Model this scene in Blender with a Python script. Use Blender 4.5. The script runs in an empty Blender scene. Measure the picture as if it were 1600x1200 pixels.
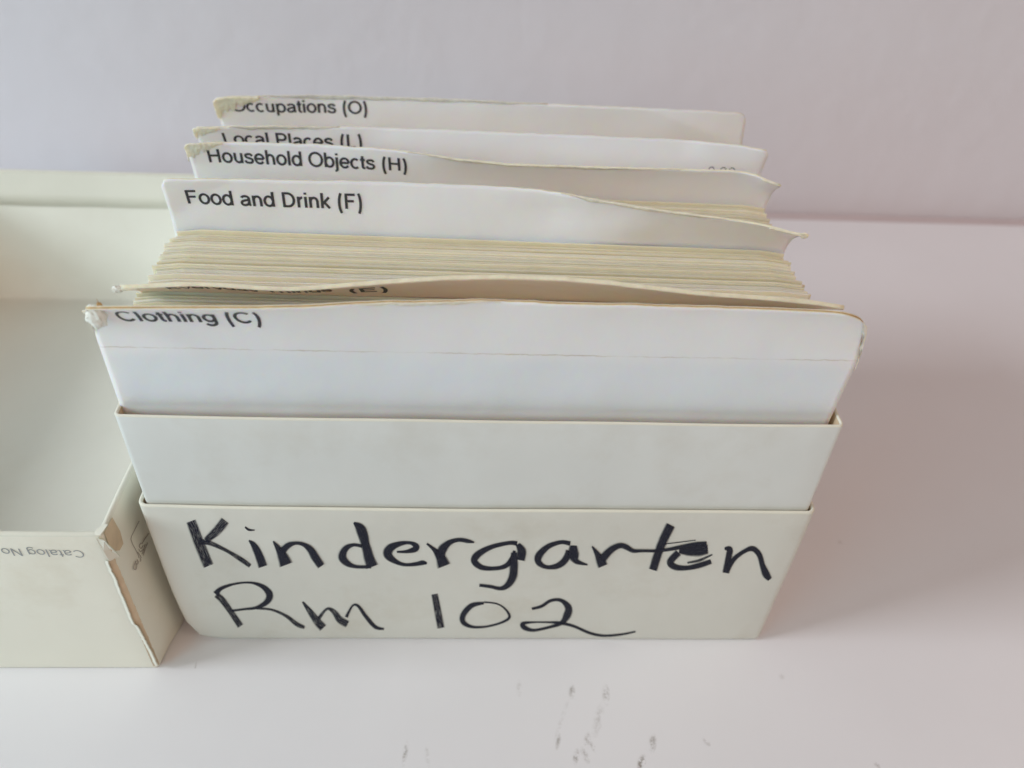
import bpy, bmesh, math, random
from mathutils import Vector, Matrix, noise
random.seed(7)
S = bpy.context.scene
COL = S.collection

# ------------------------------------------------------------------ camera
CX, CY, CZ = 0.11731, -0.19854, 0.31085
PITCH, YAW, ROLL, FPX = 0.69723, 0.06471, 0.05846, 1279.29      # focal length in pixels of a 1600 px wide frame
FW = Vector((math.sin(YAW)*math.cos(PITCH), math.cos(YAW)*math.cos(PITCH), -math.sin(PITCH)))
R0 = Vector((math.cos(YAW), -math.sin(YAW), 0)); U0 = R0.cross(FW)
RT = math.cos(ROLL)*R0 + math.sin(ROLL)*U0
UP = -math.sin(ROLL)*R0 + math.cos(ROLL)*U0
CP = Vector((CX, CY, CZ))
cam_d = bpy.data.cameras.new('camera'); cam = bpy.data.objects.new('camera', cam_d); COL.objects.link(cam)
cam_d.sensor_fit = 'HORIZONTAL'; cam_d.sensor_width = 36; cam_d.lens = FPX/1600*36
cam_d.clip_start = 0.01; cam_d.clip_end = 30
M = Matrix(((RT.x, UP.x, -FW.x, CP.x), (RT.y, UP.y, -FW.y, CP.y), (RT.z, UP.z, -FW.z, CP.z), (0, 0, 0, 1)))
cam.matrix_world = M
cam_d.dof.use_dof = True; cam_d.dof.focus_distance = 0.285; cam_d.dof.aperture_fstop = 9.0
S.camera = cam
S.render.resolution_x, S.render.resolution_y = 1024, 768

# ------------------------------------------------------------------ light
w = bpy.data.worlds.new('World'); S.world = w; w.use_nodes = True
bg = w.node_tree.nodes['Background']
bg.inputs[0].default_value = (1, .95, .95, 1); bg.inputs[1].default_value = 0.01
def area(name, loc, target, sx, sy, power, color):
    d = bpy.data.lights.new(name, 'AREA'); d.shape = 'RECTANGLE'; d.size = sx; d.size_y = sy
    d.energy = power; d.color = color
    o = bpy.data.objects.new(name, d); COL.objects.link(o); o.location = loc
    o.rotation_euler = (Vector(target)-Vector(loc)).to_track_quat('-Z', 'Y').to_euler()
    return o
area('window_light', (-3.2, -0.5, 1.85), (0.1, 0.1, 0.05), 1.2, 1.2, 94, (0.915, 0.955, 1.0))          # the window, far off to the left
area('room_light', (-0.1, -1.05, 0.85), (0.1, 0.0, 0.08), 0.8, 0.8, 4.1, (1.0, 0.70, 0.60))             # warm light of the room behind the camera
area('front_left_fill', (-0.5, -0.55, 0.45), (0.05, 0.0, 0.1), 0.4, 0.4, 2.0, (0.48, 0.88, 1.0))     # added cool fill from the front left, for falloff across the front faces
area('warm_wall_light', (0.9, -0.5, 0.7), (0.2, 0.0, 0.1), 0.6, 0.6, 2.1, (1.0, 0.85, 0.66))           # glow off a wall to the right
area('right_fill_light', (1.15, 0.10, 0.75), (0.2, 0.15, 0.1), 0.8, 0.8, 1.3, (1.0, 0.52, 0.46))        # added warm fill, lifts the table shadow and tints the right side
S.view_settings.view_transform = 'Standard'; S.view_settings.look = 'None'
S.view_settings.exposure = -0.02; S.view_settings.gamma = 1.0
S.render.engine = 'CYCLES'

# ------------------------------------------------------------------ helpers
def ray(px, py): return (FW + RT*(px-800)/FPX - UP*(py-600)/FPX)
def on_y(px, py, Y):                       # read a mark in the photograph onto an upright face at depth Y
    d = ray(px, py); t = (Y-CY)/d.y; return CP + d*t
def on_x(px, py, X):
    d = ray(px, py); t = (X-CX)/d.x; return CP + d*t
def proj(P):
    d = Vector(P)-CP; z = d.dot(FW); return 800+FPX*d.dot(RT)/z, 600-FPX*d.dot(UP)/z
def lerp(a, b, t): return a+(b-a)*t
def poly(pts, x):                          # piecewise linear
    if x <= pts[0][0]: return pts[0][1]
    for (a, b), (c, d) in zip(pts, pts[1:]):
        if x <= c: return lerp(b, d, (x-a)/(c-a))
    return pts[-1][1]
def sm(x, a, b):
    t = max(0, min(1, (x-a)/(b-a))); return t*t*(3-2*t)

def link(name, verts, faces, mats, parent=None, mi=None, smooth=True, attrs=None):
    me = bpy.data.meshes.new(name); me.from_pydata([tuple(v) for v in verts], [], faces)
    for m in (mats if isinstance(mats, (list, tuple)) else [mats]): me.materials.append(m)
    if mi:
        for p, i in zip(me.polygons, mi): p.material_index = i
    if smooth: me.polygons.foreach_set('use_smooth', [True]*len(me.polygons))
    if attrs:
        for k, vals in attrs.items():
            a = me.attributes.new(k, 'FLOAT', 'POINT'); a.data.foreach_set('value', vals)
    me.update()
    o = bpy.data.objects.new(name, me); COL.objects.link(o)
    if parent: o.parent = parent
    return o
def empty(name, loc=(0, 0, 0)):
    o = bpy.data.objects.new(name, None); o.empty_display_size = .01; COL.objects.link(o); o.location = loc; return o
def tag(o, label, cat, group=None):
    o['label'] = label; o['category'] = cat
    if group: o['group'] = group

# ------------------------------------------------------------------ materials
def mat(name, col, rough=.6, var=.05, vscale=30, bump=.15, bscale=900, warm=(.62, .52, .36), stain=0.0, sscale=14, spec=.4, rnd=0.0, sss=0.0):
    m = bpy.data.materials.new(name); m.use_nodes = True; nt = m.node_tree; N = nt.nodes; L = nt.links
    b = N['Principled BSDF']; b.inputs['Roughness'].default_value = rough
    b.inputs['Specular IOR Level'].default_value = spec
    if sss:
        b.inputs['Subsurface Weight'].default_value = sss; b.inputs['Subsurface Radius'].default_value = (1, .55, .25); b.inputs['Subsurface Scale'].default_value = .0028
    geo = N.new('ShaderNodeNewGeometry')
    n1 = N.new('ShaderNodeTexNoise'); n1.inputs['Scale'].default_value = vscale; n1.inputs['Detail'].default_value = 5
    L.new(geo.outputs['Position'], n1.inputs['Vector'])
    mr = N.new('ShaderNodeMapRange'); mr.inputs[1].default_value = .3; mr.inputs[2].default_value = .7
    mr.inputs[3].default_value = 1-var; mr.inputs[4].default_value = 1+var
    L.new(n1.outputs['Fac'], mr.inputs[0])
    hs = N.new('ShaderNodeHueSaturation'); hs.inputs['Color'].default_value = (*col, 1)
    L.new(mr.outputs[0], hs.inputs['Value'])
    out = hs.outputs[0]
    if stain > 0:
        n2 = N.new('ShaderNodeTexNoise'); n2.inputs['Scale'].default_value = sscale; n2.inputs['Detail'].default_value = 6
        n2.inputs['Roughness'].default_value = .65
        L.new(geo.outputs['Position'], n2.inputs['Vector'])
        r2 = N.new('ShaderNodeMapRange'); r2.inputs[1].default_value = .52; r2.inputs[2].default_value = .8
        r2.inputs[4].default_value = stain; L.new(n2.outputs['Fac'], r2.inputs[0])
        mx = N.new('ShaderNodeMix'); mx.data_type = 'RGBA'; mx.blend_type = 'MULTIPLY'
        L.new(r2.outputs[0], mx.inputs[0]); L.new(out, mx.inputs[6]); mx.inputs[7].default_value = (*warm, 1)
        out = mx.outputs[2]
    if rnd > 0:
        oi = N.new('ShaderNodeObjectInfo'); cr = N.new('ShaderNodeValToRGB')
        e = cr.color_ramp.elements; e[0].color = (1-rnd, 1-rnd*1.25, 1-rnd*2.0, 1); e[1].color = (1.1, 1.1, 1.12, 1)
        for p, c in ((.3, (1-.45*rnd, 1-.5*rnd, 1-.8*rnd, 1)), (.65, (1, 1, .96, 1))):
            k = e.new(p); k.color = c
        L.new(oi.outputs['Random'], cr.inputs[0])
        mx = N.new('ShaderNodeMix'); mx.data_type = 'RGBA'; mx.blend_type = 'MULTIPLY'; mx.inputs[0].default_value = 1
        L.new(out, mx.inputs[6]); L.new(cr.outputs[0], mx.inputs[7]); out = mx.outputs[2]
    L.new(out, b.inputs['Base Color'])
    if bump > 0:
        n3 = N.new('ShaderNodeTexNoise'); n3.inputs['Scale'].default_value = bscale; n3.inputs['Detail'].default_value = 3
        L.new(geo.outputs['Position'], n3.inputs['Vector'])
        n4 = N.new('ShaderNodeTexNoise'); n4.inputs['Scale'].default_value = 45; n4.inputs['Detail'].default_value = 2
        L.new(geo.outputs['Position'], n4.inputs['Vector'])
        ad = N.new('ShaderNodeMath'); ad.operation = 'MULTIPLY_ADD'; ad.inputs[1].default_value = .05
        L.new(n3.outputs['Fac'], ad.inputs[0]); L.new(n4.outputs['Fac'], ad.inputs[2])
        bp = N.new('ShaderNodeBump'); bp.inputs['Strength'].default_value = bump; bp.inputs['Distance'].default_value = .002
        L.new(ad.outputs[0], bp.inputs['Height']); L.new(bp.outputs[0], b.inputs['Normal'])
    m['out'] = 0
    return m
M_table = mat('white_laminate', (0.81, 0.81, 0.83), .42, .02, 8, .02, 500)
M_wall = mat('painted_wall', (0.8, 0.795, 0.84), .65, .012, 6, .35, 420)
M_trim = mat('wall_trim', (0.6, 0.52, 0.52), .6, .03)
M_tray = mat('coated_board', (.73, .735, .665), .40, .03, 16, .25, 500, stain=.32, sscale=24)
M_rim = mat('board_fold', (.80, .79, .68), .6, .03, 60)
M_tan = mat('raw_board', (0.64, 0.5, 0.34), .8, .08, 200)
M_liner = mat('liner_board', (.76, .79, .76), .36, .03, 16, .25, 500, stain=.22, sscale=22)
M_lid = mat('lid_board', (0.89, 0.87, 0.75), .45, .02, 20, .12, 600, stain=.3, sscale=24)
M_lidin = mat('lid_lining', (0.9, 0.9, 0.82), .6, .03, 12, .1, 300, stain=.15, sscale=8)
M_strip = mat('turned_in_paper', (0.88, 0.88, 0.79), .6, .03, 20)
M_div = mat('white_card_stock', (0.9, 0.89, 0.89), .34, .02, 25, .35, 700, sss=.7)
M_div_shaded = mat('shade_tinted_card_stock', (.86, .77, .64), .45, .02, 20, .18, 900, sss=.7)  # white stock too; the tan of its shaded face is put into the colour
M_edge = mat('card_edge', (0.88, 0.81, 0.63), .8, .08, 300, .3, sss=.5)
M_core = mat('card_core', (.55, .36, .16), .9, .15, 400, .3)
M_peel = mat('frayed_fibre', (0.96, 0.86, 0.66), .9, .10, 500, .35, 1500, sss=.5)
M_white_fray = mat('white_fibre', (.86, .86, .78), .9, .06, 600, .4, 1500)
M_card = mat('cream_card', (0.88, 0.805, 0.65), .6, .04, 120, .2, rnd=.11, stain=.3, sscale=60, warm=(.80, .70, .50), sss=.5)
M_print = mat('printed_black', (.045, .048, .055), .5, .05, 300, 0)
M_grey = mat('printed_grey', (.34, .36, .36), .5, .05, 300, 0)
M_logo = mat('printed_brown', (0.42, 0.36, 0.31), .5, .05, 300, 0)

# worn crease on the divider stock: follows the fold (attributes tu, tv)
def add_crease(m):
    nt = m.node_tree; N = nt.nodes; L = nt.links; b = N['Principled BSDF']
    src = b.inputs['Base Color'].links[0].from_socket
    tv = N.new('ShaderNodeAttribute'); tv.attribute_name = 'tv'; cw = N.new('ShaderNodeAttribute'); cw.attribute_name = 'crease'
    geo = N.new('ShaderNodeNewGeometry')
    n = N.new('ShaderNodeTexNoise'); n.inputs['Scale'].default_value = 260; n.inputs['Detail'].default_value = 6
    L.new(geo.outputs['Position'], n.inputs['Vector'])
    wob = N.new('ShaderNodeMath'); wob.operation = 'MULTIPLY_ADD'; wob.inputs[1].default_value = .0012
    L.new(n.outputs['Fac'], wob.inputs[0]); L.new(tv.outputs['Fac'], wob.inputs[2])
    off = N.new('ShaderNodeMath'); off.operation = 'SUBTRACT'; off.inputs[1].default_value = .0006; L.new(wob.outputs[0], off.inputs[0])
    ab = N.new('ShaderNodeMath'); ab.operation = 'ABSOLUTE'; L.new(off.outputs[0], ab.inputs[0])
    r = N.new('ShaderNodeMapRange'); r.inputs[1].default_value = 0; r.inputs[2].default_value = .00032; r.inputs[3].default_value = 1; r.inputs[4].default_value = 0
    L.new(ab.outputs[0], r.inputs[0])
    n2 = N.new('ShaderNodeTexNoise'); n2.inputs['Scale'].default_value = 90; n2.inputs['Detail'].default_value = 4
    L.new(geo.outputs['Position'], n2.inputs['Vector'])
    r2 = N.new('ShaderNodeMapRange'); r2.inputs[1].default_value = .38; r2.inputs[2].default_value = .62; r2.inputs[3].default_value = .1; r2.inputs[4].default_value = .8
    L.new(n2.outputs['Fac'], r2.inputs[0])
    mu = N.new('ShaderNodeMath'); mu.operation = 'MULTIPLY'; L.new(r.outputs[0], mu.inputs[0]); L.new(r2.outputs[0], mu.inputs[1])
    mu2 = N.new('ShaderNodeMath'); mu2.operation = 'MULTIPLY'; L.new(mu.outputs[0], mu2.inputs[0]); L.new(cw.outputs['Fac'], mu2.inputs[1])
    mx = N.new('ShaderNodeMix'); mx.data_type = 'RGBA'; L.new(mu2.outputs[0], mx.inputs[0]); L.new(src, mx.inputs[6])
    mx.inputs[7].default_value = (.50, .44, .34, 1); L.new(mx.outputs[2], b.inputs['Base Color'])
add_crease(M_div)

# marker ink: streaky, with a soft edge (attributes across, along)
def ink_mat():
    m = bpy.data.materials.new('marker_ink'); m.use_nodes = True; nt = m.node_tree; N = nt.nodes; L = nt.links
    b = N['Principled BSDF']; b.inputs['Base Color'].default_value = (.010, .012, .026, 1); b.inputs['Roughness'].default_value = .5; b.inputs['Specular IOR Level'].default_value = .2
    ac = N.new('ShaderNodeAttribute'); ac.attribute_name = 'across'; al = N.new('ShaderNodeAttribute'); al.attribute_name = 'along'
    cv = N.new('ShaderNodeCombineXYZ')
    m1 = N.new('ShaderNodeMath'); m1.operation = 'MULTIPLY'; m1.inputs[1].default_value = 4.5; L.new(ac.outputs['Fac'], m1.inputs[0])
    m2 = N.new('ShaderNodeMath'); m2.operation = 'MULTIPLY'; m2.inputs[1].default_value = 60; L.new(al.outputs['Fac'], m2.inputs[0])
    L.new(m1.outputs[0], cv.inputs[0]); L.new(m2.outputs[0], cv.inputs[1])
    n = N.new('ShaderNodeTexNoise'); n.inputs['Scale'].default_value = 1.6; n.inputs['Detail'].default_value = 4; L.new(cv.outputs[0], n.inputs['Vector'])
    st = N.new('ShaderNodeMapRange'); st.inputs[1].default_value = .40; st.inputs[2].default_value = .54; st.inputs[4].default_value = 1
    L.new(n.outputs['Fac'], st.inputs[0])
    dr = N.new('ShaderNodeAttribute'); dr.attribute_name = 'dry'; dm = N.new('ShaderNodeMapRange'); dm.inputs[3].default_value = .86; dm.inputs[4].default_value = .5
    L.new(dr.outputs['Fac'], dm.inputs[0]); L.new(dm.outputs[0], st.inputs[3])
    ab = N.new('ShaderNodeMath'); ab.operation = 'ABSOLUTE'; L.new(ac.outputs['Fac'], ab.inputs[0])
    ns = N.new('ShaderNodeMath'); ns.operation = 'MULTIPLY_ADD'; ns.inputs[1].default_value = .35; L.new(n.outputs['Fac'], ns.inputs[0]); L.new(ab.outputs[0], ns.inputs[2])
    ed = N.new('ShaderNodeMapRange'); ed.inputs[1].default_value = .82; ed.inputs[2].default_value = 1.14; ed.inputs[3].default_value = 1; ed.inputs[4].default_value = 0
    L.new(ns.outputs[0], ed.inputs[0])
    mu = N.new('ShaderNodeMath'); mu.operation = 'MULTIPLY'; L.new(st.outputs[0], mu.inputs[0]); L.new(ed.outputs[0], mu.inputs[1])
    L.new(mu.outputs[0], b.inputs['Alpha'])
    return m
M_ink = ink_mat()

# scuffs on the table: rubbed-in dirt, each a short streak
def add_scuffs(m, items):
    nt = m.node_tree; N = nt.nodes; L = nt.links; b = N['Principled BSDF']
    src = b.inputs['Base Color'].links[0].from_socket
    geo = N.new('ShaderNodeNewGeometry')
    n = N.new('ShaderNodeTexNoise'); n.inputs['Scale'].default_value = 330; n.inputs['Detail'].default_value = 6; n.inputs['Roughness'].default_value = .7
    L.new(geo.outputs['Position'], n.inputs['Vector'])
    nr = N.new('ShaderNodeMapRange'); nr.inputs[1].default_value = .42; nr.inputs[2].default_value = .66; L.new(n.outputs['Fac'], nr.inputs[0])
    acc = None
    for (x, y, lx, ly, ang, s) in items:
        mp = N.new('ShaderNodeMapping'); mp.vector_type = 'TEXTURE'
        mp.inputs['Location'].default_value = (x, y, 0); mp.inputs['Rotation'].default_value = (0, 0, math.radians(ang))
        mp.inputs['Scale'].default_value = (lx, ly, 1)
        L.new(geo.outputs['Position'], mp.inputs['Vector'])
        vl = N.new('ShaderNodeVectorMath'); vl.operation = 'LENGTH'; L.new(mp.outputs[0], vl.inputs[0])
        r = N.new('ShaderNodeMapRange'); r.inputs[1].default_value = .2; r.inputs[2].default_value = 1; r.inputs[3].default_value = s; r.inputs[4].default_value = 0
        L.new(vl.outputs['Value'], r.inputs[0])
        if acc is None: acc = r.outputs[0]
        else:
            a = N.new('ShaderNodeMath'); a.operation = 'MAXIMUM'; L.new(acc, a.inputs[0]); L.new(r.outputs[0], a.inputs[1]); acc = a.outputs[0]
    mu = N.new('ShaderNodeMath'); mu.operation = 'MULTIPLY'; mu.use_clamp = True; L.new(acc, mu.inputs[0]); L.new(nr.outputs[0], mu.inputs[1])
    mx = N.new('ShaderNodeMix'); mx.data_type = 'RGBA'; L.new(mu.outputs[0], mx.inputs[0]); L.new(src, mx.inputs[6])
    mx.inputs[7].default_value = (.24, .21, .18, 1); L.new(mx.outputs[2], b.inputs['Base Color'])
add_scuffs(M_table, [
    (.1606, -.0235, .0016, .0040, -8, .8), (.1557, -.0350, .0011, .0110, -22, .30), (.1535, -.0445, .0012, .0040, -15, .7),
    (.1745, -.0250, .0018, .0055, -5, 1.1), (.1700, -.0360, .0022, .0090, -18, .45), (.1650, -.0440, .0016, .0040, -10, .7),
    (.1600, -.0505, .0014, .0038, -14, 1.2), (.1635, -.0500, .0016, .0040, 20, .8), (.1668, -.0465, .0012, .0034, 25, .8),
    (.1905, -.0455, .0018, .0045, -15, 1.1), (.1850, -.0530, .0018, .0040, -25, 1.6), (.0945, -.0490, .0012, .0060, -4, .8),
    (.1030, -.0500, .0012, .0050, 10, .4), (.2120, -.0450, .0012, .0022, 35, .8), (.1390, -.0220, .0014, .0045, 0, .35),
    (.2770, -.0544, .0012, .0020, 30, .7), (.0060, -.0120, .0005, .0030, 5, .9), (.3000, .0550, .0020, .0020, 0, .35), (.2500, -.0170, .0016, .0016, 0, .3)])

# ------------------------------------------------------------------ setting
def sheet(name, x0, x1, y0, y1, z, th, m):
    bm = bmesh.new(); bmesh.ops.create_cube(bm, size=1)
    for v in bm.verts: v.co = Vector((lerp(x0, x1, v.co.x+.5), lerp(y0, y1, v.co.y+.5), lerp(z-th, z, v.co.z+.5)))
    bmesh.ops.bevel(bm, geom=list(bm.edges), offset=.0012, segments=3, affect='EDGES')
    me = bpy.data.meshes.new(name); bm.to_mesh(me); bm.free(); me.materials.append(m)
    o = bpy.data.objects.new(name, me); COL.objects.link(o); o['kind'] = 'structure'; return o
YW = .384
sheet('tabletop', -1.3, 1.5, -.7, YW, 0, .03, M_table)
sheet('wall', -1.3, 1.5, .398, .42, 1.1, 1.3, M_wall)
sheet('wall_trim', -1.3, 1.5, YW+.001, .3975, -.0015, .02, M_trim)

# ------------------------------------------------------------------ folded-board shells (tray, liner, lid)
def outline(x0, x1, y0, y1, r, ins, n=28, c=5):
    x0 += ins; x1 -= ins; y0 += ins; y1 -= ins; r = max(r-ins, .0004)
    pts = []
    cs = [((x1-r, y0+r), -90), ((x1-r, y1-r), 0), ((x0+r, y1-r), 90), ((x0+r, y0+r), 180)]
    for k in range(4):
        (cx, cy), a = cs[k]
        arc = [(cx+r*math.cos(math.radians(a+90*i/c)), cy+r*math.sin(math.radians(a+90*i/c))) for i in range(c+1)]
        pts += arc
        (nx, ny), na = cs[(k+1) % 4]
        e = (nx+r*math.cos(math.radians(na)), ny+r*math.sin(math.radians(na))); s = arc[-1]
        pts += [(lerp(s[0], e[0], i/n), lerp(s[1], e[1], i/n)) for i in range(1, n)]
    return pts
def shell(name, x0, x1, y0, y1, h, t, rc, rb, mats, parent, warp, zf=None, z0=0):
    zf = t if zf is None else zf
    rings = [(rb*.55, z0, 0), (rb*.2, z0+rb*.12, 0), (rb*.05, z0+rb*.4, 0), (0, z0+rb, 0)]
    nz = 9
    for i in range(1, nz): rings.append((0, lerp(z0+rb, h-t*.5, i/nz), 0))
    for a in range(0, 181, 30): rings.append((t*.5*(1-math.cos(math.radians(a))), h-t*.5+t*.5*math.sin(math.radians(a)), 1))
    for i in range(1, 7): rings.append((t, lerp(h-t*.5, zf+.001, i/6), 2))
    rings.append((t+.0006, zf, 2)); rings.append((t+.006, zf, 2))
    V, F, MI = [], [], []
    for ins, z, k in rings:
        for (x, y) in outline(x0, x1, y0, y1, rc, ins): V.append(warp(Vector((x, y, z))))
    n = len(V)//len(rings)
    for r in range(len(rings)-1):
        for i in range(n):
            j = (i+1) % n
            F.append((r*n+i, r*n+j, (r+1)*n+j, (r+1)*n+i)); MI.append(rings[r+1][2] if rings[r][2] == rings[r+1][2] or rings[r+1][2] == 2 else min(rings[r][2], 1) if rings[r+1][2] == 1 else rings[r][2])
    F.append(tuple(range(n-1, -1, -1))); MI.append(0)
    k = (len(rings)-1)*n; F.append(tuple(range(k, k+n))); MI.append(2)
    return link(name, V, F, mats, parent, MI)

TD = .182          # tray depth
H1, H2 = .0845, .1262
def nz3(p, s, a): return noise.noise_vector(p*s)*a
def warp_tray(p):
    q = p.copy()
    side = math.sin(math.pi*max(0, min(1, p.y/TD)))
    if p.x > .12: q.x += .0009*side
    else: q.x -= .0009*side + .0006*sm(p.z, .0, .05) - .0012*(1-sm(p.z, 0, .03))
    if p.x > .12: q.x += .0006*sm(p.z, 0, .08)
    q.y -= .0007*math.sin(math.pi*p.x/.245)*sm(p.z, 0, .08) if p.y < .09 else 0
    q.x += .0040*(1-sm(p.z, 0, .008))*(1-sm(p.x, 0, .03)); q.z += .0022*(1-sm(p.z, 0, .006))*(1-sm(p.x, .0, .008))
    q += nz3(p, 16, .00045)
    q.z = max(q.z, .0002) if p.z < .003 else q.z
    return q
box = empty('card_box', (.1225, .0, 0))
tag(box, 'white cardboard card box with black marker writing on its front, packed with upright cards', 'box')
def under(parent, o): o.matrix_parent_inverse = parent.matrix_world.inverted(); return o
box.location = (0, 0, 0)
tray = shell('tray', -.0004, .2456, 0, TD, H1, .0014, .0034, .0035, [M_tray, M_rim, M_tan], box, warp_tray)
def warp_liner(p):
    q = warp_tray(Vector((p.x, p.y, min(p.z, .08))))
    q.z = p.z + noise.noise(p*20)*.0004
    return q
liner = shell('liner', .0016, .2437, .0021, TD-.002, H2, .0012, .0022, .001, [M_liner, M_rim, M_tan], box, warp_liner, z0=.003, zf=.0045)

# folded paper corners where the board is wrapped over
def flat_poly(name, pts3, thick, m, parent):
    c = sum(pts3, Vector())/len(pts3); nrm = Vector((0, 0, 0))
    for a, b in zip(pts3, pts3[1:]+pts3[:1]): nrm += (a-c).cross(b-c)
    nrm.normalize(); n = len(pts3)
    V = [p+nrm*thick for p in pts3] + [p-nrm*thick*.2 for p in pts3]
    F = [tuple(range(n)), tuple(range(2*n-1, n-1, -1))]+[(i, n+i, n+(i+1) % n, (i+1) % n) for i in range(n)]
    return link(name, V, F, m, parent, smooth=False)

# ------------------------------------------------------------------ marker writing on the tray front
def catmull(P, n=7):
    out = []
    Q = [P[0]]+list(P)+[P[-1]]
    for i in range(1, len(Q)-2):
        for k in range(n):
            t = k/n; r = []
            for d in range(len(P[0])):
                a, b, c, e = Q[i-1][d], Q[i][d], Q[i+1][d], Q[i+2][d]
                r.append(.5*((2*b)+(-a+c)*t+(2*a-5*b+4*c-e)*t*t+(-a+3*b-3*c+e)*t**3))
            out.append(r)
    out.append(list(P[-1])); return out
def ribbon(strokes, to3, nrm, lift0, name, m, parent, dl=.00002, dry=(), fat=1.28):
    V, F, AC, AL, DR = [], [], [], [], []
    for si, st in enumerate(strokes):
        P = catmull(st); L0 = random.random()*5; along = 0; base = len(V)
        lift = lift0+dl*si
        for i, (x, y, wd) in enumerate(P):
            a = P[max(i-1, 0)]; b = P[min(i+1, len(P)-1)]
            dx, dy = b[0]-a[0], b[1]-a[1]; l = math.hypot(dx, dy) or 1
            nx, ny = -dy/l, dx/l
            if i: along += math.hypot(P[i][0]-P[i-1][0], P[i][1]-P[i-1][1])
            wd = max(wd*fat, 1.2)
            for k in range(7):
                s = (k-3)/3
                p3 = to3(x+nx*wd*.5*s, y+ny*wd*.5*s)
                V.append(p3+nrm*lift); AC.append(s); AL.append((along+L0*200)/1000); DR.append(1.0 if si in dry else 0.0)
        for i in range(len(P)-1):
            for k in range(6):
                q = base+i*7+k; F.append((q, q+1, q+8, q+7))
    return link(name, V, F, m, parent, attrs={'across': AC, 'along': AL, 'dry': DR})
def tray_front(px, py):
    p = on_y(px, py, 0.0)
    for _ in range(3): p = on_y(px, py, warp_tray(Vector((p.x, 0, p.z))).y)
    return p
word1 = [
 [(298.5,814,14),(312,850,15),(326,884,15)], [(352,813,13),(339,829,13),(322,844,9)],
 [(311,845.5,8),(329,848.5,7),(355,860.5,5),(377,874,7),(391,884,6)], [(383,823,2.5),(389,827.5,3.4),(398,828,1.5)],
 [(389,844,2),(397,852,9),(405,868,12),(411,885,13)],
 [(427,845,2),(434,855,8),(441,867,14),(447,882,19)], [(440,862,10),(450,852,9),(462,848,5),(474,850,6),(485,858,10),(493,871,12),(502,884,11)],
 [(553,816,3),(564,827,15),(571,850,13),(577,872,15),(582,885,17)],
 [(566,853,5),(552,851,5),(540,857,9),(535,870,12),(543,880,9),(557,885,5),(580,885,5)],
 [(620,862,3),(635,861.5,5),(648,858,9),(650,853,9),(641,848,5),(626,849,7),(610,856,12),(606,866,13),(616,876,8),(632,882,5),(650,881,6),(660,879,7),(667,880,3)],
 [(667,849,3),(678,858,6),(688,870,14),(694,884,19)], [(687,870,14),(692,857,13),(703,847,8),(717,843,6),(731,845,6),(741,847,2)],
 [(808,849,7),(796,848,6),(769,854,7),(748,865,10),(741,876,10),(752,886,8),(772,888,6),(790,884,7),(800,873,8),(804,860,4)],
 [(809,850,7),(815,861,13),(813,875,13)], [(803,863,9),(803,884,12),(801,901,12),(793,914,9),(782,919,6),(765,916,5),(749,914,4.5)],
 [(891,849,7),(876,847,6),(856,854,8),(842,868,11),(842,879,9),(855,886,6),(873,883,9),(884,873,10),(889,860,9)],
 [(896,852,10),(896,866,16),(900,876,9),(909,880,5),(918,882,2)],
 [(925,853,2),(933,865,8),(938,875,13),(942,884,14)], [(940,874,12),(954,859,10),(968,852,8),(978,854,8),(989,860,6),(1002,860,4.5),(1025,860,4.5),(1044,858,5),(1064,854,6),(1087,849,5),(1104,848,5)],
 [(1035,850,1.4),(1060,847,1.4),(1087,843.5,1.2)], [(1048,820,13),(1037,842,13),(1029,862,12),(1020,890,12)],
 [(1061,860,8),(1075,861,13),(1092,859,18),(1106,858,13)], [(1060,863,10),(1047,878,10),(1056,886,9),(1074,887,7),(1093,883,8),(1111,877,7)],
 [(1074,879,2.5),(1093,875,4),(1113,866,2)],
 [(1132,857,4),(1140,858,9),(1138,872,9),(1134,895,10)], [(1136,890,8),(1147,873,7),(1163,861,6),(1176,857,8),(1186,866,8),(1191,882,8),(1197,897,11),(1203,905,7)]]
word2 = [
 [(338,929,9),(348,938,10),(361,956,9),(376,978,10)],
 [(337,928,10),(346,919,6),(367,912,3.5),(391,910,3.5),(410,916,7),(421,928,11),(417,940,9),(401,949,5),(382,951.5,3.5),(363,954,3.5)],
 [(401,950,4),(425,952.5,3.5),(447,962,5),(464,975,7),(476,980,5)],
 [(473,940,3),(485,956,9),(496,971,12),(505,981,13)], [(498,966,6),(511,951,4),(522,956,8),(531,968,11),(543,975,11)],
 [(541,964,5),(551,946,3),(560,947,4.5),(571,962,6),(586,979,6),(600,982.5,3)],
 [(679,928,10),(683,949,11),(689,981,11)],
 [(756,942,4),(737,946,8),(724,960,9),(724,972,8),(737,979,5),(758,979,3.5),(782,973,3.5),(796,964,4.5),(789,951,3),(776,943,2.5),(756,940.5,2.5)],
 [(831,951,4),(846,947,5),(861,938,5),(877,938,6),(888,949,11),(886,961,12),(877,973,7),(857,980,4.5),(833,984.5,5),(819,980,8),(817,974,6),(833,972,3),(857,972,3),(874,973,5),(896,978,4.5),(922,989,4.5),(944,993,4),(971,991,3.5),(993,986.5,2.5)]]
NF = Vector((0, -1, 0))
for rng, dry in (((0, 1, 2), (0, 1, 2)), ((3, 4), ()), ((5, 6), ()), ((7, 8), ()), ((9,), ()), ((10, 11), ()), ((12, 13, 14), ()), ((15, 16), ()), ((17, 18), ()), ((19, 20), ()), ((21, 22, 23), (2,)), ((24, 25), ())):
    ribbon([word1[i] for i in rng], tray_front, NF, .00012+.00006*(rng[0] % 3), 'handwritten_letter', M_ink, tray, dry=dry)
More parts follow.
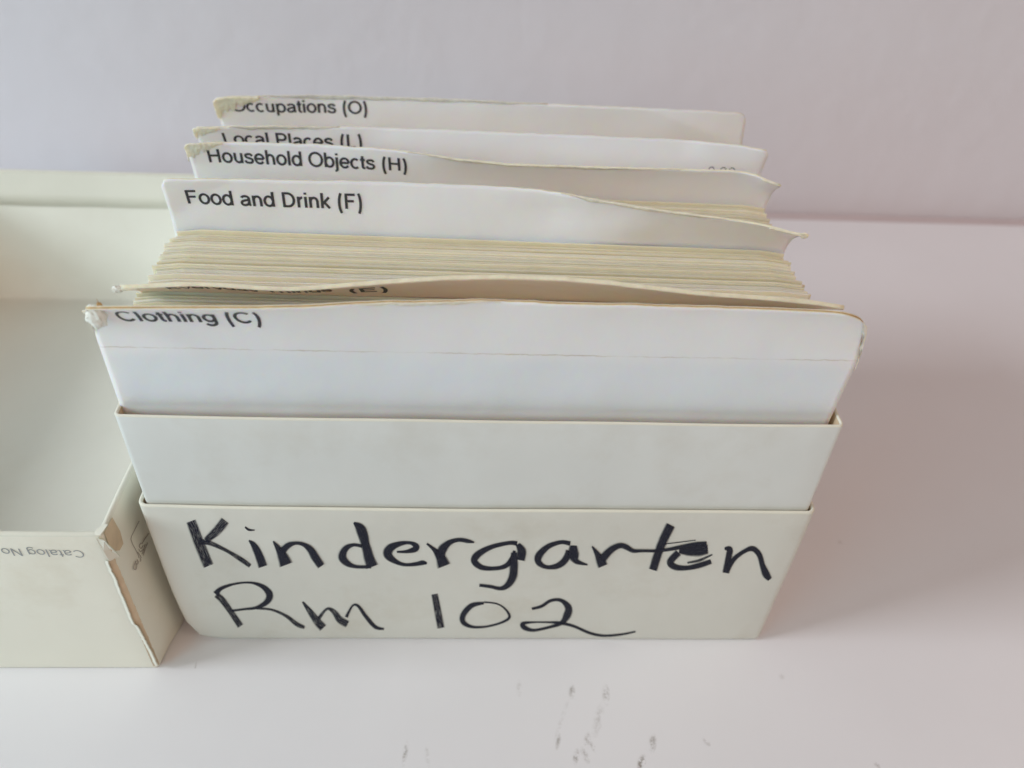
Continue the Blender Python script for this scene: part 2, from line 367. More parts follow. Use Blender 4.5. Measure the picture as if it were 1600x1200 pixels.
for rng, dry in (((0, 1, 2), (0, 2)), ((3, 4, 5), (0, 1)), ((6,), (0,)), ((7,), ()), ((8,), ())):
    ribbon([word2[i] for i in rng], tray_front, NF, .00012, 'handwritten_letter', M_ink, tray, dry=dry, fat=1.2)

# ------------------------------------------------------------------ printed words, bent onto their surface
def arc(cx, cy, rx, ry, a0, a1, n=14):
    return [(cx+rx*math.cos(math.radians(lerp(a0, a1, i/n))), cy+ry*math.sin(math.radians(lerp(a0, a1, i/n)))) for i in range(n+1)]
def cr2(P): return [tuple(p) for p in catmull(P, 4)]
G = {   # grotesque lettering: advance, strokes (centre lines)
 'C': (.72, [arc(.375, .36, .30, .33, 42, 318, 20)]), 'l': (.23, [[(.115, 0), (.115, .73)]]),
 'i': (.23, [[(.115, 0), (.115, .53)], [(.115, .63), (.115, .73)]]), 'o': (.56, [arc(.28, .265, .21, .235, 0, 360, 24)]),
 't': (.29, [[(.14, .68), (.14, .13), (.16, .07), (.20, .045), (.27, .045)], [(.02, .485), (.27, .485)]]),
 'h': (.56, [[(.11, 0), (.11, .73)], arc(.28, .30, .165, .19, 180, 0)+[(.445, 0)]]),
 'n': (.56, [[(.11, 0), (.11, .53)], arc(.28, .30, .165, .19, 180, 0)+[(.445, 0)]]),
 'g': (.57, [arc(.27, .275, .195, .215, 0, 360, 22), [(.465, .53), (.465, 0)]+arc(.27, -.02, .195, .145, 0, -155)]),
 '(': (.34, [arc(.40, .26, .27, .62, 130, 230)]), ')': (.34, [arc(-.06, .26, .27, .62, 50, -50)]),
 'F': (.61, [[(.13, 0), (.13, .72)], [(.085, .675), (.56, .675)], [(.13, .37), (.50, .37)]]),
 'd': (.58, [arc(.27, .265, .20, .235, 0, 360, 22), [(.47, 0), (.47, .73)]]),
 'b': (.58, [arc(.31, .265, .20, .235, 0, 360, 22), [(.11, 0), (.11, .73)]]),
 'p': (.58, [arc(.31, .265, .20, .235, 0, 360, 22), [(.11, -.2), (.11, .53)]]),
 'a': (.56, [arc(.27, .375, .175, .115, 165, 0)+[(.445, .12), (.46, .06), (.52, .045)], cr2([(.445, .31), (.30, .285), (.14, .24), (.085, .15), (.13, .065), (.23, .04), (.36, .08), (.445, .18)])]),
 'D': (.72, [[(.13, 0), (.13, .72)], [(.085, .675), (.33, .675)]+arc(.33, .36, .28, .315, 90, -90, 18)+[(.085, .045)]]),
 'r': (.34, [[(.11, 0), (.11, .53)], arc(.30, .27, .19, .215, 180, 88)]),
 'k': (.52, [[(.11, 0), (.11, .73)], [(.45, .53), (.12, .19)], [(.21, .29), (.46, 0)]]),
 'H': (.73, [[(.125, 0), (.125, .72)], [(.60, 0), (.60, .72)], [(.125, .375), (.60, .375)]]),
 'u': (.56, [[(.115, .53), (.115, .22)]+arc(.28, .22, .165, .18, 180, 360), [(.445, .53), (.445, 0)]]),
 's': (.51, [cr2([(.42, .39), (.37, .47), (.25, .49), (.12, .455), (.10, .38), (.17, .31), (.30, .27), (.41, .22), (.42, .12), (.35, .05), (.23, .04), (.10, .07), (.07, .16)])]),
 'e': (.56, [[(.07, .265), (.49, .265)], arc(.28, .265, .21, .235, 0, 325, 22)]), 'O': (.78, [arc(.39, .36, .32, .33, 0, 360, 28)]),
 'j': (.23, [[(.115, .53), (.115, -.09), (.08, -.15), (.0, -.155)], [(.115, .63), (.115, .73)]]), 'c': (.51, [arc(.27, .265, .2, .235, 48, 312, 18)]),
 'L': (.57, [[(.13, 0), (.13, .72)], [(.085, .045), (.53, .045)]]), 'P': (.66, [[(.13, 0), (.13, .72)], [(.085, .675), (.38, .675)]+arc(.38, .51, .19, .165, 90, -90)+[(.085, .345)]]),
 'E': (.67, [[(.13, 0), (.13, .72)], [(.085, .675), (.58, .675)], [(.13, .375), (.54, .375)], [(.085, .045), (.59, .045)]]),
 'v': (.50, [[(.03, .53), (.25, .02), (.47, .53)]]), 'y': (.50, [[(.03, .53), (.25, .03)], [(.48, .53), (.23, -.11), (.14, -.16), (.04, -.155)]]),
 'T': (.61, [[(.02, .675), (.59, .675)], [(.305, 0), (.305, .70)]]), 'N': (.72, [[(.12, 0), (.12, .72)], [(.13, .69), (.59, .03)], [(.60, 0), (.60, .72)]]),
 '.': (.28, [[(.14, 0), (.14, .095)]]), '-': (.36, [[(.04, .27), (.30, .27)]]), ' ': (.28, []), 'S': (.66, [cr2([(.56, .53), (.47, .65), (.32, .675), (.16, .63), (.12, .53), (.20, .43), (.34, .38), (.50, .33), (.57, .22), (.50, .09), (.33, .04), (.15, .08), (.08, .22)])]),
}
def text_mesh(s, width, cap, wt=.092):
    bm = bmesh.new(); x = 0; k = 0
    for ch in s:
        adv, strokes = G[ch]
        for P in strokes:
            k += 1; rows = []; closed = math.dist(P[0], P[-1]) < 1e-6
            for i, (px, py) in enumerate(P):
                a = P[i-1] if i else (P[-2] if closed else P[0]); b = P[i+1] if i < len(P)-1 else (P[1] if closed else P[-1])
                dx, dy = b[0]-a[0], b[1]-a[1]; l = math.hypot(dx, dy)
                w_ = wt*(1 - .16*abs(dx/l))
                rows.append((bm.verts.new((x+px-dy/l*w_/2, py+dx/l*w_/2, k*4e-6)), bm.verts.new((x+px+dy/l*w_/2, py-dx/l*w_/2, k*4e-6))))
            for (a, b), (c, d) in zip(rows, rows[1:]): bm.faces.new((a, b, d, c))
        x += adv
    x0 = min(v.co.x for v in bm.verts); x1 = max(v.co.x for v in bm.verts)
    for v in bm.verts: v.co.x = (v.co.x-x0)*width/(x1-x0); v.co.y *= cap/.72
    return bm
def slice_bm(bm, du, dv):
    for ax, d in ((0, du), (1, dv)):
        lo = min(v.co[ax] for v in bm.verts); hi = max(v.co[ax] for v in bm.verts); x = lo+d
        no = Vector((1, 0, 0)) if ax == 0 else Vector((0, 1, 0))
        while x < hi:
            co = Vector((0, 0, 0)); co[ax] = x
            bmesh.ops.bisect_plane(bm, geom=bm.verts[:]+bm.edges[:]+bm.faces[:], plane_co=co, plane_no=no); x += d

# ------------------------------------------------------------------ divider cards
TH = .0007
class Divider:
    def __init__(s, Y0, skew, x0, x1, zc, T, q, tips, corner=(.004, .005), dents=(), amax=80, th=.0007, flare=0.0, mats=None, folds=(), inset=0.0):
        s.inset = inset
        s.folds = folds
        s.th, s.flare = th, flare; s.mats = mats or [M_div, M_edge, M_edge]
        s.Y0, s.skew, s.x0, s.x1, s.zc, s.T, s.q, s.corner, s.dents = Y0, skew, x0, x1, zc, T, q, corner, dents
        s.N = 72; s.A = []
        for i in range(s.N+1):
            u = i/s.N; lo, hi = -12.0, float(amax)
            for _ in range(26):
                mid = (lo+hi)/2; p = s.pt(u, s.T, A=math.radians(mid)); px, py = proj(p)
                if py < poly(tips, px): lo = mid
                else: hi = mid
            s.A.append(math.radians((lo+hi)/2))
        B = s.A[:]
        for i in range(s.N+1): s.A[i] = sum(B[max(0, min(s.N, i+k))] for k in (-1, 0, 1))/3
    def Tu(s, u):
        d = u*(s.x1-s.x0); e = (1-u)*(s.x1-s.x0); T = s.T
        for dd, r in ((d, s.corner[0]), (e, s.corner[1])):
            if dd < r: T -= r-math.sqrt(max(0, r*r-(r-dd)**2))
        x = lerp(s.x0, s.x1, u)
        return T + noise.noise(Vector((x*140, s.Y0*900, 0)))*.00035 + noise.noise(Vector((x*700, s.Y0*900, 5)))*.00018
    def base(s, u):
        return s.Y0 - s.skew*u
    def pt(s, u, v, A=None):
        if A is None:
            f = max(0, min(s.N-1e-6, u*s.N)); i = int(f); A = lerp(s.A[i], s.A[i+1], f-i)
        x = lerp(s.x0, s.x1, u)+s.inset*(1-sm(u, 0, .05))*sm(v, .002, .018)+s.flare*sm(u, .9, 1)*(sm(v, -.028, .002)-1.3*sm(v, .004, .022)); y = s.base(u); z = s.zc
        if v <= 0: return Vector((x, y, z+v))
        n = 8; h = v/n
        for k in range(n):
            a = A*(((k+.5)*h/s.T)**s.q if s.q > 0 else min(1, (k+.5)*h/.003))
            y -= math.sin(a)*h; z += math.cos(a)*h
        for (du, dv, ru, rv, amp) in s.dents:
            g = math.exp(-((u-du)/ru)**2-((v/s.T-dv)/rv)**2); y += amp*g
        W = s.x1-s.x0
        for (ua, va, ub, vb, k) in s.folds:       # soft creases: the side left of the line a-b is bent by slope k
            ax, ay, bx, by = ua*W, va*s.T, ub*W, vb*s.T; l = math.hypot(bx-ax, by-ay)
            d = ((bx-ax)*(v-ay)-(by-ay)*(u*W-ax))/l; y += k*(d+math.sqrt(d*d+1.6e-6))*.5*sm(v, 0, .004)
        return Vector((x, y, z))
    def nrm(s, u, v):
        e = 1e-3
        a = s.pt(min(u+e, 1), v)-s.pt(max(u-e, 0), v); b = s.pt(u, v+2e-4)-s.pt(u, v-2e-4)
        return b.cross(a).normalized()*-1
    def build(s, parent, crease=1.0):
        vs = [-(s.zc-.0055), -.10, -.06, -.03, -.012, -.004, -.0008, .0, .0008]
        nt = 14; NU = s.N*2
        cols = []
        for i in range(NU+1):
            u = i/NU; T = s.Tu(u)
            cols.append([(u, v) for v in vs]+[(u, lerp(.0008, T, k/nt)) for k in range(1, nt+1)])
        m = len(cols[0]); V, F, MI, tv, cr = [], [], [], [], []
        layers = [0, .28, .72, 1.0]
        for l in layers:
            for c in cols:
                for (u, v) in c:
                    V.append(s.pt(u, v)-s.nrm(u, max(v, 1e-4))*s.th*l); tv.append(v); cr.append(crease)
        per = len(cols)*m
        def idx(l, i, j): return l*per+i*m+j
        for i in range(NU):
            for j in range(m-1):
                F.append((idx(0, i, j), idx(0, i+1, j), idx(0, i+1, j+1), idx(0, i, j+1))); MI.append(0)
                F.append((idx(3, i, j), idx(3, i, j+1), idx(3, i+1, j+1), idx(3, i+1, j))); MI.append(0)
        for l in range(3):
            mi = 2 if l == 1 else 1
            for i in range(NU):
                F.append((idx(l, i, m-1), idx(l, i+1, m-1), idx(l+1, i+1, m-1), idx(l+1, i, m-1))); MI.append(mi)
                F.append((idx(l, i, 0), idx(l+1, i, 0), idx(l+1, i+1, 0), idx(l, i+1, 0))); MI.append(mi)
            for j in range(m-1):
                F.append((idx(l, 0, j), idx(l, 0, j+1), idx(l+1, 0, j+1), idx(l+1, 0, j))); MI.append(mi)
                F.append((idx(l, NU, j), idx(l+1, NU, j), idx(l+1, NU, j+1), idx(l, NU, j+1))); MI.append(mi)
        return link('sheet', V, F, s.mats, parent, MI, attrs={'tv': tv, 'crease': cr})
    def text(s, st, xs, xe, zb, cap, parent, slope=0.0, bold=.135, name='printed_title', m=None):
        bm = text_mesh(st, xe-xs, cap, bold); slice_bm(bm, .003, .0006)
        W = s.x1-s.x0; bad = []
        for v in bm.verts:
            x = xs+v.co.x; u = (x-s.x0)/W; vv = zb-s.zc+v.co.y+slope*v.co.x
            if vv > s.Tu(min(max(u, 0), 1))-.0002: bad.append(v)
            else: v.co = s.pt(u, vv)+s.nrm(u, vv)*(.00006+v.co.z)
        bmesh.ops.delete(bm, geom=bad, context='VERTS')
        me = bpy.data.meshes.new(name); bm.to_mesh(me); bm.free(); me.materials.append(m or M_print)
        o = bpy.data.objects.new(name, me); COL.objects.link(o); o.parent = parent; return o
    def peel(s, parent, xs, xe, depth, m, lift=.0006, seed=0, side=0, name='frayed_corner'):
        # a torn, lifted flap of the top ply along the tab's upper edge, ragged along its lower side
        W = s.x1-s.x0; nu, nv = 46, 10; V, F = [], []
        for back in (0, 1):
            for i in range(nu+1):
                a = i/nu; x = lerp(xs, xe, a); u = (x-s.x0)/W; T = s.Tu(max(0, min(1, u)))
                prof = depth(a)*(1+.45*noise.noise(Vector((a*9, seed, 1)))+.25*noise.noise(Vector((a*33, seed, 2))))
                if name == 'worn_top_edge': prof *= min(1, 5*(1-a), 5*a)
                prof = max(prof, .0002)
                for j in range(nv+1):
                    b = j/nv; v = T-prof*(1-b)+.0003*b
                    uu = min(max(u, 0.0), 1.0)
                    l = (lift*(1 if name != 'worn_top_edge' else min(1, 6*(1-a)+.05, 6*a+.05))*(1-.3*abs(2*b-1))+noise.noise(Vector((x*900, v*900, seed)))*.00028)*(0.35 if back else 1)
                    p = s.pt(uu, v)+s.nrm(uu, v)*l
                    p.x += noise.noise(Vector((x*500, v*700, seed+3)))*.0004-(.0005*(1-a) if side == 0 else -.0005*a)
                    V.append(p)
        per = (nu+1)*(nv+1)
        for i in range(nu):
            for j in range(nv):
                q = i*(nv+1)+j
                F.append((q, q+nv+1, q+nv+2, q+1)); F.append((per+q, per+q+1, per+q+nv+2, per+q+nv+1))
        rim = [i*(nv+1) for i in range(nu+1)]+[nu*(nv+1)+j for j in range(1, nv+1)]+[i*(nv+1)+nv for i in range(nu-1, -1, -1)]+[j for j in range(nv-1, 0, -1)]
        for a, b in zip(rim, rim[1:]+rim[:1]): F.append((a, per+a, per+b, b))
        return link(name, V, F, m, parent)

def fray_blob(c, r, m, parent, seed=0, name='frayed_corner', nf=26, fl=.0016):
    bm = bmesh.new(); bmesh.ops.create_icosphere(bm, subdivisions=4, radius=1)
    V0 = [v.co.copy() for v in bm.verts]
    for v in bm.verts:
        d = v.co.normalized(); k = 1+.28*noise.noise(d*2.2+Vector((seed, 0, 0)))+.16*noise.noise(d*7+Vector((seed, 3, 0)))+.07*noise.noise(d*19)
        v.co = Vector((d.x*r[0]*k, d.y*r[1]*k, d.z*r[2]*k))+c
    rnd = random.Random(seed)
    for _ in range(nf):      # loose fibres
        d = Vector((rnd.gauss(0, 1), rnd.gauss(0, 1), rnd.gauss(0, 1))).normalized()
        p = c+Vector((d.x*r[0], d.y*r[1], d.z*r[2]))*.92; w_ = .00006
        q = p+d*fl*rnd.uniform(.25, .8)+Vector((rnd.uniform(-1, 1), rnd.uniform(-1, 1), rnd.uniform(-1, 1)))*fl*.3
        mid = (p+q)/2+Vector((rnd.uniform(-1, 1), rnd.uniform(-1, 1), rnd.uniform(-1, 1)))*fl*.15
        s1 = d.orthogonal().normalized()*w_; s2 = d.cross(s1).normalized()*w_
        rings = [[bm.verts.new(x+a) for a in (s1, s2, -s1, -s2)] for x in (p, mid, q)]
        for ra, rb in zip(rings, rings[1:]):
            for k in range(4): bm.faces.new((ra[k], ra[(k+1) % 4], rb[(k+1) % 4], rb[k]))
    me = bpy.data.meshes.new(name); bm.to_mesh(me); bm.free(); me.materials.append(m)
    me.polygons.foreach_set('use_smooth', [True]*len(me.polygons))
    o = bpy.data.objects.new(name, me); COL.objects.link(o); o.parent = parent; return o

def divider(label, D, title, crease=1.0):
    e = empty('divider_card'); tag(e, label, 'divider card', 'tabbed divider cards standing in the card box')
    D.build(e, crease)
    for t in title: D.text(*t[:5], e, *t[5:])
    return e

tipC = [(140,484),(250,483),(400,483),(500,480),(580,474),(680,473),(770,470),(880,476),(980,478),(1130,482),(1300,489),(1352,497)]
tipE = [(180,452),(210,451),(300,447),(340,448),(400,453),(440,455),(480,454),(550,448),(620,442),(700,437),(800,435),(880,438),(950,444),(1000,450),(1100,462),(1200,469),(1290,478),(1330,487)]
tipF = [(250,280),(400,281),(600,284),(700,287),(800,293),(860,299),(930,312),(1035,330),(1150,345),(1200,354),(1255,370)]
tipH = [(290,226),(350,222),(500,226),(620,235),(720,250),(800,258),(1000,264),(1150,268),(1175,271),(1225,297)]
tipL = [(300,200),(400,198),(600,199),(800,201),(995,210),(1165,229),(1200,237)]
tipO = [(330,156),(345,152),(500,149),(700,155),(900,165),(1080,172),(1170,178)]
DC = Divider(.0072, 0, .0016, .2412, .1505, .0212, 1.6, tipC, corner=(.0035, .0115), dents=((.75, .8, .12, .4, .0008), (.3, .5, .1, .4, -.0004)), th=.0011, folds=((.68, .95, .95, .05, .16), (.02, .35, .5, .85, -.06)), flare=.0016, inset=.0022, mats=[M_div, M_edge, M_core])
DE = Divider(.0395, .002, .0036, .2415, .1480, .0205, 0, tipE, corner=(.002, .003), amax=56, th=.0014, mats=[M_div_shaded, M_edge, M_edge])
DF = Divider(.0868, .0055, .0010, .2408, .1468, .0222, .5, tipF, corner=(.003, .002), dents=((.60, .55, .07, .4, .0020), (.74, .4, .05, .4, -.0012)), amax=60, folds=((0, .25, .12, 1.05, -.30), (.90, 1.0, 1.0, .4, -.2)))
DH = Divider(.1190, .0060, .0018, .2412, .1500, .0192, .7, tipH, corner=(.002, .003), dents=((.45, .4, .12, .5, .0012), (.2, .3, .1, .4, -.0006)), amax=56, folds=((.9, 1.0, 1.0, .4, -.2),))
DL = Divider(.1375, .0050, .0006, .2424, .1500, .0190, .8, tipL, corner=(.002, .003), dents=((.2, .6, .05, .5, -.0010), (.55, .3, .1, .5, .0010)), folds=((0, .5, .17, 1.0, -.3),))
DO = Divider(.1700, .0000, .0006, .2442, .1500, .0190, .8, tipO, corner=(.003, .005), dents=((.5, .4, .3, .4, .0010),), folds=((.80, 1.05, 1.0, .12, .60), (0, .3, .10, 1.0, -.4)))
eC = divider('foremost white divider titled Clothing (C), its top curled forward and its corners frayed', DC, [('Clothing (C)', .0112, .0535, .1619, .0064)])
eE = divider('white divider with an (E) title, wavy top leaning forward just behind the Clothing divider', DE, [('Everyday Things', .0190, .0715, .1642, .0062), ('(E)', .0765, .0890, .1592, .0062)], 0)
eF = divider('white divider titled Food and Drink (F) with its right half drooping forward', DF, [('Food and Drink (F)', .0088, .0745, .1582, .0060)], .3)
eH = divider('white divider titled Household Objects (H) with a yellowed frayed left corner', DH, [('Household Objects (H)', .0093, .0895, .1604, .0060, -.008)], 0)
eL = divider('white divider titled Local Places (L), its title half hidden behind the Household Objects divider', DL, [('Local Places (L)', .0110, .0690, .1600, .0060), ('S-OO', .2190, .2310, .1532, .0052, 0.0, .06)], 0)
eO = divider('rearmost white divider titled Occupations (O) with a folded yellowed left corner', DO, [('Occupations (O)', .0068, .0675, .1612, .0057)], 0)
# frayed corners and worn top edges
cC = DC.pt(0.004, DC.T-.0035)+Vector((.0018, .0003, 0))
fray_blob(cC+Vector((.0004, -.0012, -.0012)), (.0029, .0018, .0038), M_white_fray, eC, 3)
fray_blob(cC+Vector((.0022, -.0006, .0022)), (.0008, .0006, .0014), M_core, eC, 21, nf=8)
DC.peel(eC, .2390, .2411, lambda a: .0135*a**1.5+.0006, M_peel, .0003, 31, 1, name='frayed_side_edge')
DC.peel(eC, .0805, .126, lambda a: .0011*math.sin(math.pi*min(1, a*1.1))**.5 if a < .9 else .0006, M_peel, .0004, 4, name='worn_top_edge')
DC.peel(eC, .0016, .0036, lambda a: .0115*(1-a)**.6+.0005, M_peel, .0003, 11, name='frayed_side_edge')
DE.peel(eE, .0030, .0100, lambda a: .0022*(1-a)+.0004, M_peel, .0005, 5)
fray_blob(DE.pt(0.0, DE.T-.0012)+Vector((0, 0, 0)), (.0016, .0010, .0012), M_white_fray, eE, 6)
DF.peel(eF, .1500, .2100, lambda a: .0007+.0006*math.sin(a*9)**2, M_peel, .0003, 41, name='worn_top_edge')
DH.peel(eH, .0900, .2000, lambda a: .0006+.0006*math.sin(a*7)**2, M_peel, .0003, 42, name='worn_top_edge')
DL.peel(eL, .0150, .0600, lambda a: .0007+.0008*(1-a), M_peel, .0003, 43, name='worn_top_edge')
DO.peel(eO, .0190, .1500, lambda a: .0007+.0010*(1-a), M_peel, .0003, 44, name='worn_top_edge')
DF.peel(eF, .2270, .2400, lambda a: .0006+.0012*a, M_peel, .0005, 7, 1)
fray_blob(DF.pt(.996, DF.T-.001), (.0014, .0009, .0011), M_peel, eF, 9, nf=10)
DH.peel(eH, .0018, .0160, lambda a: .0062*(1-a)**1.1+.0004, M_peel, .0007, 12)
DH.peel(eH, .2330, .2395, lambda a: .0006+.0008*a, M_peel, .0005, 14, 1)
DL.peel(eL, .0006, .0110, lambda a: .0036*(1-a)+.0009, M_peel, .0008, 15)
DO.peel(eO, .0006, .0200, lambda a: .0078*(1-a)**1.0+.0009, M_peel, .0012, 16)

# ------------------------------------------------------------------ the picture cards packed between the dividers
def card_mesh(seed, h, wdt, th):
    rnd = random.Random(seed); nu = 24; V, F = [], []
    a1, a2, ph = rnd.uniform(-.0003, .0003), rnd.uniform(-.00015, .00015), rnd.uniform(0, 6)
    zs = [0, h*.3, h*.6, h*.85, h*.97, h]
    for f in (0, 1):
        for i in range(nu+1):
            u = i/nu; d = min(u, 1-u)*wdt; r = .0012
            hh = h-(r-math.sqrt(max(0, r*r-(r-min(d, r))**2)))
            bow = a1*math.sin(math.pi*u)+a2*math.sin(2*math.pi*u+ph)
            for z in zs:
                zz = min(z, hh); V.append(Vector((u*wdt, bow*(z/h)+f*th, zz+(noise.noise(Vector((u*9, seed*3.1, 0)))*.00018 if z == h else 0))))
    m = len(zs); per = (nu+1)*m
    for i in range(nu):
        for j in range(m-1):
            q = i*m+j; F.append((q, q+m, q+m+1, q+1)); F.append((per+q, per+q+1, per+q+m+1, per+q+m))
        q = i*m; F.append((q+m-1, q+2*m-1, per+q+2*m-1, per+q+m-1)); F.append((q, per+q, per+q+m, q+m))
    for j in range(m-1):
        F.append((j, j+1, per+j+1, per+j)); q = nu*m+j; F.append((q, per+q, per+q+1, q+1))
    me = bpy.data.meshes.new('picture_card'); me.from_pydata([tuple(v) for v in V], [], F); me.materials.append(M_card); me.update()
    return me
meshes = [card_mesh(i, .1455+.0001*i, .2376, .00055) for i in range(9)]
def pack(ya, yb, ska, skb, xa, xb, za, zb, pitch, label, group, seed, jz=.0009):
    rnd = random.Random(seed); n = max(1, int((yb-ya)/pitch)); src = None; step = 0
    for i in range(n):
        t = (i+.5)/n; me = meshes[rnd.randrange(9)]
        o = bpy.data.objects.new('picture_card', me) if src is None else src.copy()
        if src is None: src = o
        o.data = me
        COL.objects.link(o)
        drift = .0006*math.sin(i*.7+seed)
        if rnd.random() < .12: step = rnd.gauss(0, .0007)
        top = lerp(za, zb, t)+rnd.gauss(0, jz*1.3)+step
        z0 = .0058
        o.scale = (rnd.uniform(.998, 1.002), 1, (top-z0)/.1459)
        o.location = (lerp(xa, xb, t)+drift+rnd.gauss(0, .00045), lerp(ya, yb, t), z0)
        o.rotation_euler = (rnd.gauss(0, .0003), 0, -math.atan(lerp(ska, skb, t)/.238))
        tag(o, label, 'card', group)
def band(D0, D1): return D0.Y0+TH+.0006, D1.Y0-.0014
a, b = band(DC, DE); pack(a, b, 0, .002, .0030, .0032, .1485, .1488, .0011, 'cream card in the thin packet between the Clothing divider and the (E) divider', 'cards between the C and E dividers', 1, .0004)
a, b = band(DE, DF); pack(a, b, .002, .0055, .0037, .0012, .1488, .1475, .00080, 'cream card in the thick packet between the (E) divider and the Food and Drink divider', 'cards between the E and F dividers', 2, .0004)
a, b = band(DF, DH); pack(a, b, .0055, .006, .0014, .0020, .1484, .1500, .0009, 'cream card in the packet between the Food and Drink divider and the Household Objects divider', 'cards between the F and H dividers', 3, .0005)
a, b = band(DH, DL); pack(a, b, .006, .005, .0022, .0026, .1490, .1490, .0012, 'cream card in the packet between the Household Objects divider and the Local Places divider', 'cards between the H and L dividers', 4, .0005)
a, b = band(DL, DO); pack(a, b, .005, 0, .0028, .0030, .1485, .1485, .0013, 'cream card in the packet between the Local Places divider and the Occupations divider', 'cards between the L and O dividers', 5, .0005)

# ------------------------------------------------------------------ the upturned lid
LX0, LX1, LY0, LY1, LH, LT = -.2080, -.0080, -.0130, .2580, .0840, .0022
def warp_lid(p):
    q = p.copy()
    if p.y > .2: q.y += (-.010+.014*p.z/LH)*sm(p.y, .2, .25)
    if p.x > -.05:
        q.x += .0042*(1-sm(p.z, 0, .055))*sm(p.y, -.010, .012)*sm(p.x, -.05, -.02)
        q.x -= .0004
        q.x += .0048*sm(p.y, .0, .030)*(1-sm(p.z, .062, .081))*sm(p.x, -.03, -.012)*sm(p.z, .02, .05)
        if p.z > .04: q.x += .0010*math.sin(math.pi*max(0, min(1, (p.y)/.25)))
    if p.y < 0: q.z += .0012*math.sin((p.x+.2)*18)*(p.z/LH)*.3
    q += nz3(p, 15, .0006)
    if p.z < .003: q.z = max(q.z, .0003)
    return q
lid = empty('box_lid'); tag(lid, 'upturned empty white cardboard lid with a torn corner, lying beside the card box', 'box lid')
shell_o = shell('shell', LX0, LX1, LY0, LY1, LH, LT, .0018, .0015, [M_lid, M_rim, M_lidin], lid, warp_lid)
# the strip of wrap paper turned in over the far wall
V, F = [], []
nx = 40
for i in range(nx+1):
    x = lerp(LX0+LT+.001, LX1-LT-.001, i/nx)
    low = .0630+noise.noise(Vector((x*30, 0, 0)))*.0007
    for (z, dy) in ((LH-.0012, .0003), (.078, .0002), (.071, .0002), (low, .00007), (low, .00001)):
        p = warp_lid(Vector((x, LY1-LT, z))); p.y -= dy; V.append(p)
for i in range(nx):
    for j in range(4): q = i*5+j; F.append((q, q+1, q+6, q+5))
link('turned_in_strip', V, F, M_strip, lid)
# torn wrap at the near right corner: bare board, lifted paper edge, loose flap
def front_pt(px, py, off):
    p = on_y(px, py, LY0)
    for _ in range(3): p = on_y(px, py, warp_lid(Vector((p.x, LY0, p.z))).y-off)
    return p
edge = [(168,876),(173,890),(181,905),(187,922),(195,940),(202,958),(209,974),(215,979),(221,990),(229,1005),(238,1022),(246,1040)]
wdt = [9,9,8.5,8,7.5,7,6.5,3.5,2.5,2,1.5,1]
V, F, V2, F2 = [], [], [], []
E2 = catmull([(x, y, w_) for (x, y), w_ in zip(edge, wdt)], 5)
for i, (x, y, w_) in enumerate(E2):
    j = noise.noise(Vector((i*.9, 3, 0)))*1.6
    for k, (dx, off) in enumerate(((j-4.2, .00025), (j-1.0, .0007), (j+.8, .0009), (j+1.6, .0003))): V2.append(front_pt(x+dx, y, off))
    zc = front_pt(x, y, 0).z
    c0 = warp_lid(Vector((LX1-.0018, LY0, zc))); c1 = warp_lid(Vector((LX1-.0005, LY0+.0005, zc))); c2 = warp_lid(Vector((LX1, LY0+.0008+.0005*noise.noise(Vector((i*.5, 0, 0))), zc)))
    pa = front_pt(x+j, y, .0002)
    c0.y -= .0002; c1 += Vector((.0002, -.0002, 0)); c2.x += .0003
    if pa.x > c0.x-.0001: pa.x = c0.x-.0001
    V += [pa, c0, c1, c2]
n = len(E2)
for i in range(n-1):
    for k in range(3): q = i*4+k; F.append((q, q+1, q+5, q+4)); F2.append((q, q+1, q+5, q+4))
link('bare_board', V, F, M_tan, lid)
link('torn_paper_edge', V2, F2, M_rim, lid)
def cpt(dx, dy, z): return warp_lid(Vector((LX1, LY0, z)))+Vector((dx, dy, 0))
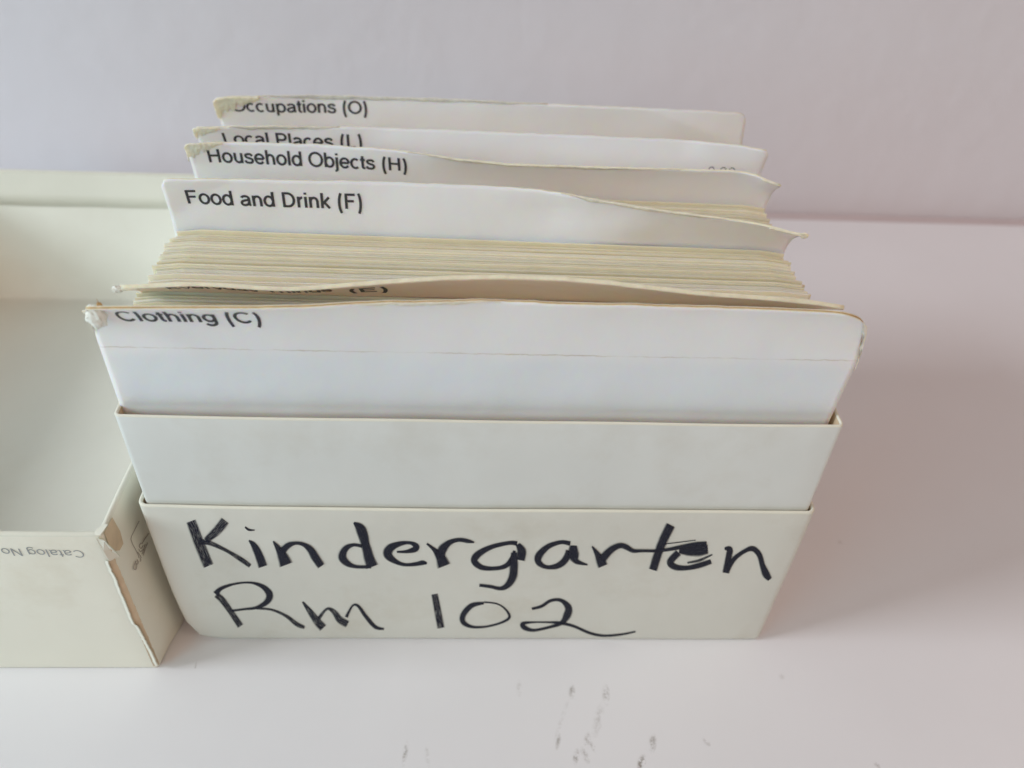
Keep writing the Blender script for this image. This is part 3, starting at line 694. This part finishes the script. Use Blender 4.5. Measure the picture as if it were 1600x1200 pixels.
flat_poly('bare_board', [cpt(.0003, .0012, .0838), cpt(.0003, .0085, .0832), cpt(.0004, .0095, .0745), cpt(.0004, .0085, .0690), cpt(.0004, .0050, .0695), cpt(.0003, .0006, .0745)], .0001, M_tan, lid)
flat_poly('paper_flap', [cpt(-.0020, -.0009, .0832), cpt(.0006, -.0012, .0825), cpt(.0012, .0022, .0695), cpt(.0008, .0034, .0685), cpt(-.0010, -.0006, .0705), cpt(-.0022, -.0008, .0735)], .00025, M_rim, lid)
flat_poly('paper_flap', [cpt(-.0022, -.0006, .0846), cpt(.0000, -.0010, .0850), cpt(.0010, .0035, .0852), cpt(-.0008, .0040, .0850), cpt(-.0024, .0012, .0847)], .0002, M_rim, lid)
# upside-down print on the near end, and the mark on the side
bm = text_mesh('Catalog No.', .0288, .0040, .085)
x0 = -.0172; zb = .0757
for v in bm.verts:
    x = x0-v.co.x; z = zb-v.co.y+(.0012*(v.co.x/.03)); p = warp_lid(Vector((x, LY0, z))); p.y -= .0001+v.co.z; v.co = p
me = bpy.data.meshes.new('printed_line'); bm.to_mesh(me); bm.free(); me.materials.append(M_grey)
o = bpy.data.objects.new('printed_line', me); COL.objects.link(o); o.parent = lid
def side_pt(px, py):
    p = on_x(px, py, LX1)
    for _ in range(4): p = on_x(px, py, warp_lid(Vector((LX1, p.y, p.z))).x+.0002)
    return p
logo = [[(217,814,.7),(210,828,.7),(204.5,840,.8),(206,848,.7),(211,858,.7),(215,866,.7),(217,872,.6)],
        [(232,833,1.6),(226,842,2.2),(221,850,2.4)], [(220,848,2),(217,853,2.4),(220,857,2),(223,852,2)], [(216,858,1.8),(219,862,2.2),(223,858,1.6)],
        [(226,850,1),(224,858,1),(221,866,1)], [(230,848,.9),(226,858,.9),(223,868,.8)], [(214,862,1),(218,868,1),(220,872,.8)],
        [(212,876,1),(209,882,1.1),(208,888,1.1),(211,890,1),(213,885,1),(212,880,1)], [(213,874,.8),(215,878,.8),(214,882,.8)], [(218,872,.8),(219,876,.8),(217,877,.8)]]
ribbon(logo, side_pt, Vector((1, 0, 0)), .0001, 'printed_mark', M_logo, lid, fat=.6)
